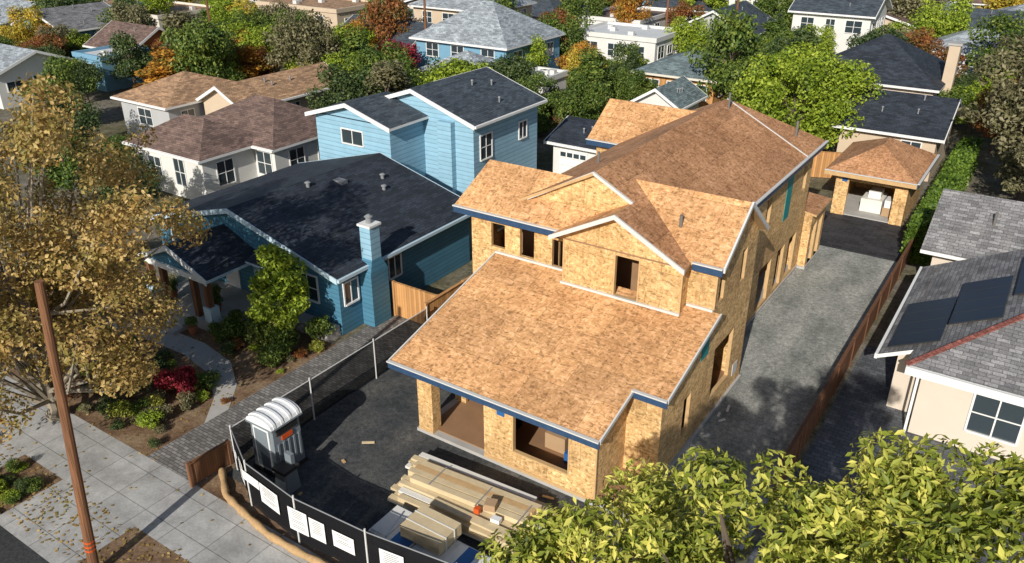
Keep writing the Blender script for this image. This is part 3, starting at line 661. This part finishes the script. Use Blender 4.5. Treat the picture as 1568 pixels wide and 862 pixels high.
# ---------------------------------------------------------------- fences
def boards(name,p,q,hh,mat,step=2.4,z0=0):
    b=B(name);b.part('boards');b.beam((*p,z0+hh),(*q,z0+hh),.05,hh-.05,mat)
    b.part('posts');L=math.dist(p,q);n=max(1,int(L/step))
    for i in range(n+1):
        x=p[0]+(q[0]-p[0])*i/n;y=p[1]+(q[1]-p[1])*i/n;b.box(x-.06,x+.06,y-.06,y+.06,z0,z0+hh+.08,mat)
    b.part('cap');b.beam((*p,z0+hh+.05),(*q,z0+hh+.05),.13,.04,mat);b.build()
boards('wooden_fence',(-20.3,23.7),(-20.3,45),1.8,WOODG)
boards('wooden_gate',(-23.0,24.7),(-20.5,24.7),1.7,WOODG)
boards('wooden_fence',(-4.5,22.0),(-4.5,44),1.3,WOODF)
boards('wooden_fence',(-40,57.0),(-20,57.0),1.8,WOODF)
boards('wooden_fence',(-37,50),(-37,57),1.8,WOODF)
boards('wooden_fence',(-20.6,52.2),(-10.5,56.2),1.8,WOODG)
boards('wooden_fence',(-20.7,11.9),(-20.6,13.4),.9,POLE)
boards('wooden_fence',(-61,50.5),(-38.5,50.5),1.7,WOODF)
boards('wooden_fence',(-38.6,27),(-38.6,50),1.7,WOODF)
# construction fence
b=B('construction_fence');pts=[(-20.1,23.5),(-20.1,20.2),(-20.1,16.8),(-20.15,13.3),(-18.3,12.35),(-15.8,12.05),(-13.1,12.2),(-10.2,12.6)]
for i,(p,q) in enumerate(zip(pts[:-1],pts[1:])):
    b.part('screen');m=MESHC if i<3 else MESHB
    n=6;d=Vector((q[0]-p[0],q[1]-p[1],0));nn=Vector((d.y,-d.x,0)).normalized()
    for k in range(n):
        t0,t1=k/n,(k+1)/n;w0=.03*math.sin(k*2.1+i);w1=.03*math.sin((k+1)*2.1+i)
        if k==0:w0=0
        if k==n-1:w1=0
        a=Vector((*p,0))+d*t0;c=Vector((*p,0))+d*t1
        b.poly([a+nn*w0+Vector((0,0,.08)),c+nn*w1+Vector((0,0,.08)),c+Vector((0,0,1.72)),a+Vector((0,0,1.72))],m)
    b.part('rails');b.cyl((*p,1.75),(*q,1.75),.02,.02,FLASH if i<3 else VENT,6)
for p in pts: b.cyl((*p,0),(*p,1.85),.03,.03,FLASH,8)
b.part('posters')
def seg(t,sg,off):
    p=Vector((*pts[sg],0));q=Vector((*pts[sg+1],0));d=(q-p).normalized();n=Vector((d.y,-d.x,0));return p+(q-p)*t+n*off,d
def poster(t,sg,w,hh,z,m=PAPER,off=.06):
    c,d=seg(t,sg,off);a=c-d*w/2;e=c+d*w/2
    b.poly([a+Vector((0,0,z)),e+Vector((0,0,z)),e+Vector((0,0,z+hh)),a+Vector((0,0,z+hh))],m)
for t,sg,w,hh,z in ((.35,3,.22,.3,1.0),(.72,3,.55,.85,.6),(.12,4,.9,.35,1.1),(.5,4,.95,.75,.7),(.05,5,.75,.85,.55),(.33,5,.6,.75,.6),(.7,5,.8,.6,.7),(.3,6,.8,.8,.6)): poster(t,sg,w,hh,z)
lr=random.Random(4)
for t,sg,w,z0,z1 in ((.72,3,.42,.7,1.35),(.5,4,.75,.8,1.35),(.05,5,.55,.65,1.3),(.33,5,.45,.7,1.25),(.7,5,.6,.8,1.2),(.3,6,.6,.7,1.3)):
    z=z1
    while z>z0:
        poster(t,sg,w*lr.uniform(.6,1),.025,z,VENT,.064);z-=lr.choice([.07,.07,.13])
b.build()
wp=[(-20.45,12.9),(-19.3,12.15),(-18.3,11.95),(-16.8,11.7),(-15.4,11.7),(-14,11.8),(-12.5,11.9)]
P3=[]
for (xa,ya),(xb,yb) in zip(wp[:-1],wp[1:]):
    for k in range(6): P3.append(np.array([xa+(xb-xa)*k/6,ya+(yb-ya)*k/6,.11]))
V,F=tube(P3,[.115+.02*math.sin(i*1.7) for i in range(len(P3))],10)
me=bpy.data.meshes.new('wattle');me.from_pydata([tuple(v) for v in V],[],F);me.materials.append(STRAW);o=bpy.data.objects.new('straw_wattle',me);bpy.context.scene.collection.objects.link(o)
for p in me.polygons:p.use_smooth=True

# ---------------------------------------------------------------- portable toilet
b=B('portable_toilet');x0,x1,y0,y1=-19.75,-18.6,13.75,14.95
b.part('base');b.box(x0-.06,x1+.06,y0-.06,y1+.06,0,.14,BLACK)
b.part('body');b.hexa([(x0,y0,.14),(x1,y0,.14),(x1,y1,.14),(x0,y1,.14)],[(x0+.04,y0+.04,1.93),(x1-.04,y0+.04,1.93),(x1-.04,y1-.04,1.93),(x0+.04,y1-.04,1.93)],POTG)
for i in range(5):
    yy=y0+.15+i*.22;b.box(x1-.02,x1+.02,yy,yy+.07,.25,1.3,POTG)
b.part('door');b.box(x0+.2,x1-.2,y0-.02,y0+.02,.2,1.9,POTW);b.box(x0+.27,x1-.27,y0-.035,y0-.021,.3,1.8,POTG);b.box(x1-.02,x1+.015,y0+.35,y0+.8,1.38,1.56,ORNG)
b.part('vent_panels');
for i in range(4): b.box(x1-.02,x1+.025,y0+.15,y1-.15,1.64+i*.07,1.67+i*.07,BLACK)
b.part('roof')
n=8
for i in range(n):
    a=math.pi*i/n;c=math.pi*(i+1)/n;cx=(x0+x1)/2;R=(x1-x0)/2+.05
    p=lambda t:(cx-math.cos(t)*R,2.0+math.sin(t)*.30)
    (xa,za),(xb,zb)=p(a),p(c)
    b.poly([(xa,y0-.06,za),(xb,y0-.06,zb),(xb,y1+.06,zb),(xa,y1+.06,za)],POTW)
    for yy in np.linspace(y0+.05,y1-.14,4):
        b.hexa([(xa,yy,za+.0),(xb,yy,zb+.0),(xb,yy+.1,zb+.0),(xa,yy+.1,za+.0)],[(xa,yy,za+.05),(xb,yy,zb+.05),(xb,yy+.1,zb+.05),(xa,yy+.1,za+.05)],POTW)
for yy,o in ((y0-.06,1),(y1+.06,-1)):
    t=[((x0+x1)/2-math.cos(math.pi*i/n)*((x1-x0)/2+.05),yy,2.0+math.sin(math.pi*i/n)*.30) for i in range(n+1)]
    b.poly(t if o<0 else t[::-1],POTW)
b.box(x0-.06,x1+.06,y0-.07,y1+.07,1.93,2.0,POTG)
b.build()
b=B('hand_wash_station');b.part('tank');b.hexa([(-18.3,13.3,.0),(-17.7,13.3,0),(-17.7,13.9,0),(-18.3,13.9,0)],[(-18.25,13.4,.8),(-17.75,13.4,.8),(-17.75,13.85,.8),(-18.25,13.85,.8)],POTG);b.part('basin');b.box(-18.3,-17.7,13.3,13.95,.8,.92,BLACK);b.box(-18.15,-17.85,13.75,13.9,.92,1.3,POTG);b.build()

# ---------------------------------------------------------------- lumber stacks
b=B('lumber_stack');b.part('bunks')
DY=-.5;DX=.55
for x in (-14.1,-12.3,-10.5): b.box(x,x+.12,15.3+DY,17.6+DY,.01,.12,LUM)
b.part('boards')
rr=random.Random(3)
ang=math.radians(3)
def obox(cx,cy,L,W,z0,z1,a,m):
    ca,sa=math.cos(a),math.sin(a);cx+=DX;cy+=DY
    q=[(cx+ca*u-sa*v,cy+sa*u+ca*v) for u,v in ((-L/2,-W/2),(L/2,-W/2),(L/2,W/2),(-L/2,W/2))]
    b.hexa([(x,y,z0) for x,y in q],[(x,y,z1) for x,y in q],m)
for lay in range(5):
    z=.12+lay*.1
    for k in range(9):
        if lay==4 and k in (0,1): continue
        obox(-12.7+rr.uniform(-.3,.3)+(-.35 if k>5 else 0),15.6+k*.235,5.0+rr.uniform(-.6,.4),.21,z,z+.09,ang+rr.uniform(-.006,.006),LUMP if (k+lay)%4 else WRAP)
for k in range(4): obox(-12.9+rr.uniform(-.2,.2),16.3+k*.24,4.4,.22,.62,.80,ang+.02,LUMP if k!=2 else LUM)
obox(-12.0,15.75,3.4,.3,.62,.7,ang-.02,LUMP)
for x in (-14.2,-12.4,-10.9): obox(x,16.6,.04,1.0,.805,.812,ang,VENT)
obox(-11.9,16.3,.35,.35,.82,1.05,.3,CARD);obox(-12.2,16.0,.18,.16,.72,.9,.1,ORNG);obox(-11.5,16.0,.3,.2,.72,.85,.1,WHITE)
b.build()
b=B('pallet_of_building_materials');b.part('pallet')
for i in range(4): b.box(-13.9+i*1.3,-13.75+i*1.3,12.95,14.55,.0,.12,LUM)
b.box(-14.0,-9.4,12.95,14.55,.12,.16,LUM)
b.part('wrapped_panels')
for i in range(5): b.box(-13.95,-12.45,13.05+.02*i,14.45,.16+i*.1,.25+i*.1,WRAPB if i%2 else WRAP)
b.box(-13.9,-13.3,13.2,14.4,.65,.70,WRAP);b.box(-13.1,-12.5,13.15,14.4,.65,.69,WRAPB)
b.box(-12.95,-11.5,13.45,14.5,.70,1.12,LUMP)
for y in (13.75,14.15): b.box(-12.97,-11.48,y,y+.04,.69,1.13,WRAP)
for i in range(5): b.box(-12.4,-9.5,12.98,14.4-.03*i,.16+i*.1,.25+i*.1,WRAP if i%2 else FLASH)
b.box(-11.3,-10.3,13.1,14.2,.66,.70,WRAP);b.box(-11.0,-10.6,13.1,14.2,.701,.71,WRAPB);b.build()
rj=random.Random(9)
b=B('scrap_lumber',True).part('a')
for i in range(12):
    x=rj.uniform(-17.5,-9.6);y=rj.uniform(13.2,18);a=rj.uniform(0,3.14);L_=rj.uniform(.15,.5)
    if -16<x<-9.3 and 12.8<y<17.7: continue
    dx,dy=math.cos(a)*L_/2,math.sin(a)*L_/2;b.beam((x-dx,y-dy,.055),(x+dx,y+dy,.055),.09,.04,rj.choice([LUM,LUMP]))
for i in range(5):
    x=rj.uniform(-7.9,-7.6);y=rj.uniform(20.5,27);a=rj.uniform(1,2);L_=rj.uniform(.2,.5)
    dx,dy=math.cos(a)*L_/2,math.sin(a)*L_/2;b.beam((x-dx+.15,y-dy,.06),(x+dx+.15,y+dy,.06),.09,.04,FLASH)
b.build()
b=B('utility_stub').part('post');b.cyl((-8.7,30.6,0),(-8.7,30.6,.9),.05,.05,WRAPB);b.part('cap');b.cyl((-8.7,30.6,.9),(-8.7,30.6,1.0),.08,.08,BLACK);b.build()

# ---------------------------------------------------------------- poles
b=B('utility_pole');b.part('pole');b.cyl((-19.8,7.9,0),(-19.25,8.35,9.4),.15,.11,POLE,12)
b.part('reflector_bands')
for z in (.95,1.1,1.25): b.cyl((-19.8+.55*z/9.4,7.9+.45*z/9.4,z),(-19.8+.55*(z+.05)/9.4,7.9+.45*(z+.05)/9.4,z+.05),.153,.153,ORNG,12)
b.build()
for x,y,hh in ((-70,52,9),(-53,64,10),(-29,84,10),(-36.5,84,9)):
    b=B('utility_pole').part('pole');b.cyl((x,y,0),(x,y,hh),.15,.1,POLE,8);b.part('crossarm');b.box(x-1,x+1,y-.06,y+.06,hh-.8,hh-.68,POLE);b.build()

# ---------------------------------------------------------------- hero trees
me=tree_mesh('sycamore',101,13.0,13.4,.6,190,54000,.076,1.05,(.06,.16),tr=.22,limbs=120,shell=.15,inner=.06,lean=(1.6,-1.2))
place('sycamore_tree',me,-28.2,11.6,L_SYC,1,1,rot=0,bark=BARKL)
me=tree_mesh('magA',102,5.2,9.2,4.0,75,20000,.056,1.7,(.14,.26),tr=.16,limbs=40,shell=.5,inner=.35)
place('magnolia_tree',me,-4.2,9.9,L_MAG,1,1,rot=.2)
me=tree_mesh('magB',103,4.4,11.2,5.0,75,20000,.048,1.7,(.14,.26),tr=.16,limbs=40,shell=.5,inner=.35)
place('magnolia_tree',me,-1.8,9.2,L_MAG,1,1,rot=1.2)
me=tree_mesh('magC',104,4.4,11.7,5.0,75,20000,.048,1.7,(.14,.26),tr=.16,limbs=40,shell=.5,inner=.35)
place('magnolia_tree',me,.2,10.6,L_MAG,1,1,rot=2.2)
me=tree_mesh('gtree',105,3.1,5.2,.6,40,8000,.075,1.4,(.2,.36),'cone',tr=.08,limbs=20,shell=.2)
place('young_green_tree',me,-25.0,20.0,L_YGR)
me=tree_mesh('rtree',106,9,9.5,.8,60,16000,.12,1.2,(.14,.26),tr=.3,limbs=20,shell=.4)
place('olive_tree',me,-.6,58.5,L_OLV,1.1,1.1);place('olive_tree',me,1.5,50,L_OLV,.75,.75)
me=tree_mesh('round',107,10.5,8.0,.6,95,24000,.12,1.,(.14,.24),tr=.3,limbs=14,shell=.6,inner=.4)
place('yellow_green_tree',me,-15.2,60.5,L_YGR)
T(-22.8,66.5,8,9.4,L_GRN);T(-20.5,68,6,7.5,L_DGR)

for x,y,w,hh,l in ((-53.2,58.8,6,5.2,L_RED),(-68.7,46.8,6,4.6,L_ORG),(-66,50,5,4,L_RUS),(-47,75,6.7,5.2,L_ORG),(-36,65.6,4.6,5,L_YEL),(-38,68,5,5,L_ORG),
 (-33,67.6,3.4,5.6,L_DGR),(-24,106,6,6,L_RUS),(-17,111,10,8,L_OLV),(-36,109,9,7,L_YGR),(-42,108,7,7,L_YGR),(-103,56,8,7,L_DGR),(-99,64,8,7,L_YGR),(-90,56,7,6,L_GRN),
 (-67,60,6,6.5,L_GRN),(-60,62,5,6,L_ORG),(-58,56,5,4.6,L_GRN),(-86,71,8,6,L_YEL),(-74,60,6,6,L_GRN),(-71,57,5,5,L_ORG),(-64,52,5,4.5,L_RUS),
 (-57,52,5,4,L_YGR),(-59.5,66,7,8,L_RUS),(-45,55,4.5,3.6,L_GRN),(-49,55,4,3.6,L_DGR),(-34,58,4,3,L_DGR),(-30,55.5,3.5,2.6,L_GRN),(-33,53,3,2.2,L_GRN),(-40,54,4,3,L_YGR),
 (-21.5,54.5,3,3.4,L_DGR),(-20.8,64,4,4,L_GRN),(-3,68,5,6,L_RUS),(1,72,7,8,L_OLV),(-5,88,8,8,L_GRN),(4,62,6,8,L_OLV),(-62,47,4,3.2,L_GRN),(-46,27.5,2.5,2.2,L_DGR),(-52,30,3,3,L_GRN),(-38,24,2.5,3,L_DGR),
 (-38,18,3.5,4,L_OLV),(-42,24,4,5,L_DGR),(-48,24,5,6,L_GRN),(-36,14,3,3,L_DGR),(-58,30,5,5,L_DGR),(-66,34,6,6,L_GRN),(-73,40,4,4,L_DGR),(-30,63.5,4,4.5,L_GRN),(-42.5,66,5,5.5,L_YGR),(-63,69,7,8,L_GRN),
 (-31,103,7,7,L_GRN),(-12,100,7,8,L_YGR),(-52,93,7,7,L_GRN),(-60,97,8,8,L_YEL),(-70,92,8,8,L_DGR),(-45,93,6,7,L_ORG),(-12,86,6,6,L_RUS),(-24,82.5,5,6,L_GRN),(-56,80,7,8,L_GRN),(-64,82,7,7,L_YGR),(-76,81,8,8,L_GRN),(-50,76,5,6,L_DGR)):
    T(x,y,w,hh,l)
HR=[(-92,-77,34.5,42),(-84,-77,47.5,54),(-82,-69,68,76),(-53,-42.5,57,72),(-43,-34,76,83),(-31,-24,66,74),(-18,-8,71,81),(-12,-6,58,66),(-61,-50,36,49),(-49,-40,29,40),(-27,-18,93,101),(-40,-37,60,64),(-36,-23,22,43),(-27,-23,45,51),(-27,-24,58,62),(-80,-75,43,48)]
def hit(x,y,m): return any(a-m<x<b_+m and c-m<y<d+m for a,b_,c,d in HR)
th=math.radians(33.8)
def vis(x,y,m=0):
    F=-x*math.sin(th)+y*math.cos(th);R=x*math.cos(th)+y*math.sin(th)
    return F,abs(R)<F*.66+m
rms=[SH_LGREY,SH_CHAR,SH_BROWN,SH_TAN,SH_GREY,SH_CHAR,SH_GREEN,SH_LGREY];wms=[STUW,STUT,STUG,STUB,STUW,STUT,STUP,CREAM]
for gx in range(-150,40,13):
    for gy in range(40,170,14):
        x=gx+rnd.uniform(-1.5,1.5);y=gy+rnd.uniform(-1.,1.)
        if 82<y<95: y=98+rnd.uniform(0,2)
        F,v=vis(x,y,8)
        if not v or F<66 or F>150: continue
        w=rnd.uniform(7.5,10.5);d=rnd.uniform(7.5,10.5)
        if any(a<x+w/2+1 and b_>x-w/2-1 and c<y+d/2+1 and e>y-d/2-1 for a,b_,c,e in HR): continue
        HR.append((x-w/2,x+w/2,y-d/2,y+d/2))
        ez=rnd.choice([3,3,3.2,5.2]);hp=rnd.random()<.5
        house('suburban_house',x-w/2,x+w/2,y-d/2,y+d/2,ez,ez+rnd.uniform(1.4,2.4),rnd.choice('XY'),rnd.choice(rms),rnd.choice(wms),hip=hp,flat=rnd.random()<.12)
NH=len(HR)
cols=[L_GRN,L_DGR,L_YGR,L_ORG,L_YEL,L_RUS,L_GRN,L_OLV,L_DGR,L_YGR,L_GRN,L_GRN]
c=0
for i in range(9000):
    x=rnd.uniform(-150,40);y=rnd.uniform(40,165);F,v=vis(x,y,5)
    if not v or F<60 or F>150 or 85.5<y<90: continue
    w=rnd.uniform(3.2,7.5)
    if any(a-w*.2<x<b_+w*.2 and c1-w*.25<y<d+w*.25 for a,b_,c1,d in HR[:NH]) or hit(x,y,.3): continue
    if -24<x<-4 and y<70: continue
    T(x,y,w,w*rnd.uniform(.75,1.1),rnd.choice(cols),kind=0 if rnd.random()<.85 else 1);c+=1
    HR.append((x-w*.2,x+w*.2,y-w*.2,y+w*.2))
    if c>220: break
# ---------------------------------------------------------------- garden plants
gr=random.Random(11)
for i in range(230):
    x=gr.uniform(-35,-23.6);y=gr.uniform(12.3,21.3)
    if abs(y-17.2)<.9 and x>-34: continue
    if -33.5<x<-28 and y>18: continue
    w=gr.uniform(.35,1.1);shrub(x,y,w,w*gr.uniform(.4,.85),gr.choice([L_GRN,L_DGR,L_YGR,L_OLV,L_OLV,L_YGR,L_RUS,L_MAG]))
for x,y in ((-25.6,15.4),(-26.2,14.8),(-25.2,14.9)): shrub(x,y,1.0,1.2,L_RED)
for x,y,w in ((-24.6,19.3,1.6),(-25.9,19.6,1.8),(-26.8,20.4,1.5),(-24.1,21.0,1.4),(-27.4,19.2,1.3),(-24.3,18.5,1.2)): shrub(x,y,w,w*.9,L_GRN)
for i in range(30): shrub(gr.uniform(-40,-28.5),gr.uniform(7.9,9.5),gr.uniform(.5,1),gr.uniform(.3,.7),gr.choice([L_GRN,L_YGR,L_DGR]))
for i in range(14): shrub(gr.uniform(-26.8,-24.8),gr.uniform(7.9,9.4),gr.uniform(.3,.8),gr.uniform(.2,.6),gr.choice([L_GRN,L_YGR,L_DGR]))
rng=np.random.default_rng(8);N=2600
cx=rng.uniform(-38,-12,N);cy=np.where(rng.uniform(size=N)<.5,rng.uniform(7.7,9.7,N),rng.uniform(9.7,20,N));k=~((cy>9.7)&(cy<12)&(rng.uniform(size=N)<.8))
cx=cx[k];cy=cy[k];k=(cx<-23.4)|(cy<12.2);cx=cx[k];cy=cy[k];N=len(cx)
c0=np.stack([cx,cy,np.full(N,.03)],1);a_=rng.uniform(0,6.28,N);a=np.stack([np.cos(a_),np.sin(a_),rng.normal(size=N)*.2],1)*.06;bb=np.stack([-np.sin(a_),np.cos(a_),rng.normal(size=N)*.2],1)*.045
v=np.stack([c0-a,c0-bb,c0+a,c0+bb],1).reshape(-1,3);v[:,2]=np.maximum(v[:,2],.022)
me=bpy.data.meshes.new('fallen');me.from_pydata(v.tolist(),[],np.arange(N*4).reshape(-1,4).tolist());me.materials.append(L_SYC)
at=me.attributes.new('leafv','FLOAT','FACE');at.data.foreach_set('value',rng.uniform(0,.8,N).astype(np.float32))
o=bpy.data.objects.new('fallen_leaves',me);bpy.context.scene.collection.objects.link(o)
# hedge
rng=np.random.default_rng(5)
N=16000
cx=rng.uniform(-4.75,-3.5,N);cy=rng.uniform(44.2,63,N);cz=rng.uniform(.05,2.15,N)
f=rng.integers(0,3,N);cx=np.where(f==0,-4.8+rng.normal(size=N)*.07,cx);cz=np.where(f==1,2.2+rng.normal(size=N)*.08,cz);f2=f==2;cy=np.where(f2&(rng.uniform(size=N)<.3),44.15,cy)
c0=np.stack([cx,cy,cz],1);nr=rng.normal(size=(N,3));nr/=np.linalg.norm(nr,axis=1)[:,None];a=np.cross(nr,rng.normal(size=(N,3)));a/=np.linalg.norm(a,axis=1)[:,None];bb=np.cross(nr,a);s_=.1
v=np.stack([c0-a*s_,c0+bb*s_*.7,c0+a*s_,c0-bb*s_*.7],1).reshape(-1,3)
me=bpy.data.meshes.new('hedge');me.from_pydata(v.tolist(),[],np.arange(N*4).reshape(-1,4).tolist());me.materials.append(leafmat('hedge_leaves',(.03,.06,.01),(.09,.17,.02),(.2,.3,.04)))
at=me.attributes.new('leafv','FLOAT','FACE');at.data.foreach_set('value',rng.uniform(0,1,N).astype(np.float32))
o=bpy.data.objects.new('hedge',me);bpy.context.scene.collection.objects.link(o)

# ---------------------------------------------------------------- light, sky, camera
sc=bpy.context.scene
EL=28;AZ=12
w=bpy.data.worlds.new('World');sc.world=w;w.use_nodes=True
nt=w.node_tree;bg=nt.nodes['Background'];sky=nt.nodes.new('ShaderNodeTexSky');sky.sky_type='NISHITA';sky.sun_disc=False
sky.sun_elevation=math.radians(EL);sky.sun_rotation=math.radians(180-AZ)
nt.links.new(sky.outputs[0],bg.inputs[0]);bg.inputs[1].default_value=.085
L=bpy.data.lights.new('sun','SUN');L.energy=5.;L.angle=math.radians(.5);L.color=(1,.94,.85)
so=bpy.data.objects.new('sun',L);sc.collection.objects.link(so)
dirv=Vector((math.sin(math.radians(AZ))*math.cos(math.radians(EL)),-math.cos(math.radians(AZ))*math.cos(math.radians(EL)),math.sin(math.radians(EL))))
so.rotation_euler=dirv.to_track_quat('Z','Y').to_euler();so.location=(0,-20,40)
cam=bpy.data.cameras.new('camera');co=bpy.data.objects.new('camera',cam);sc.collection.objects.link(co)
co.location=(0,0,18);co.rotation_euler=(math.radians(64),0,th);cam.sensor_width=36;cam.lens=36*1253/1568;cam.clip_end=2000
sc.camera=co
sc.view_settings.view_transform='Standard';sc.view_settings.look='None';sc.view_settings.exposure=0
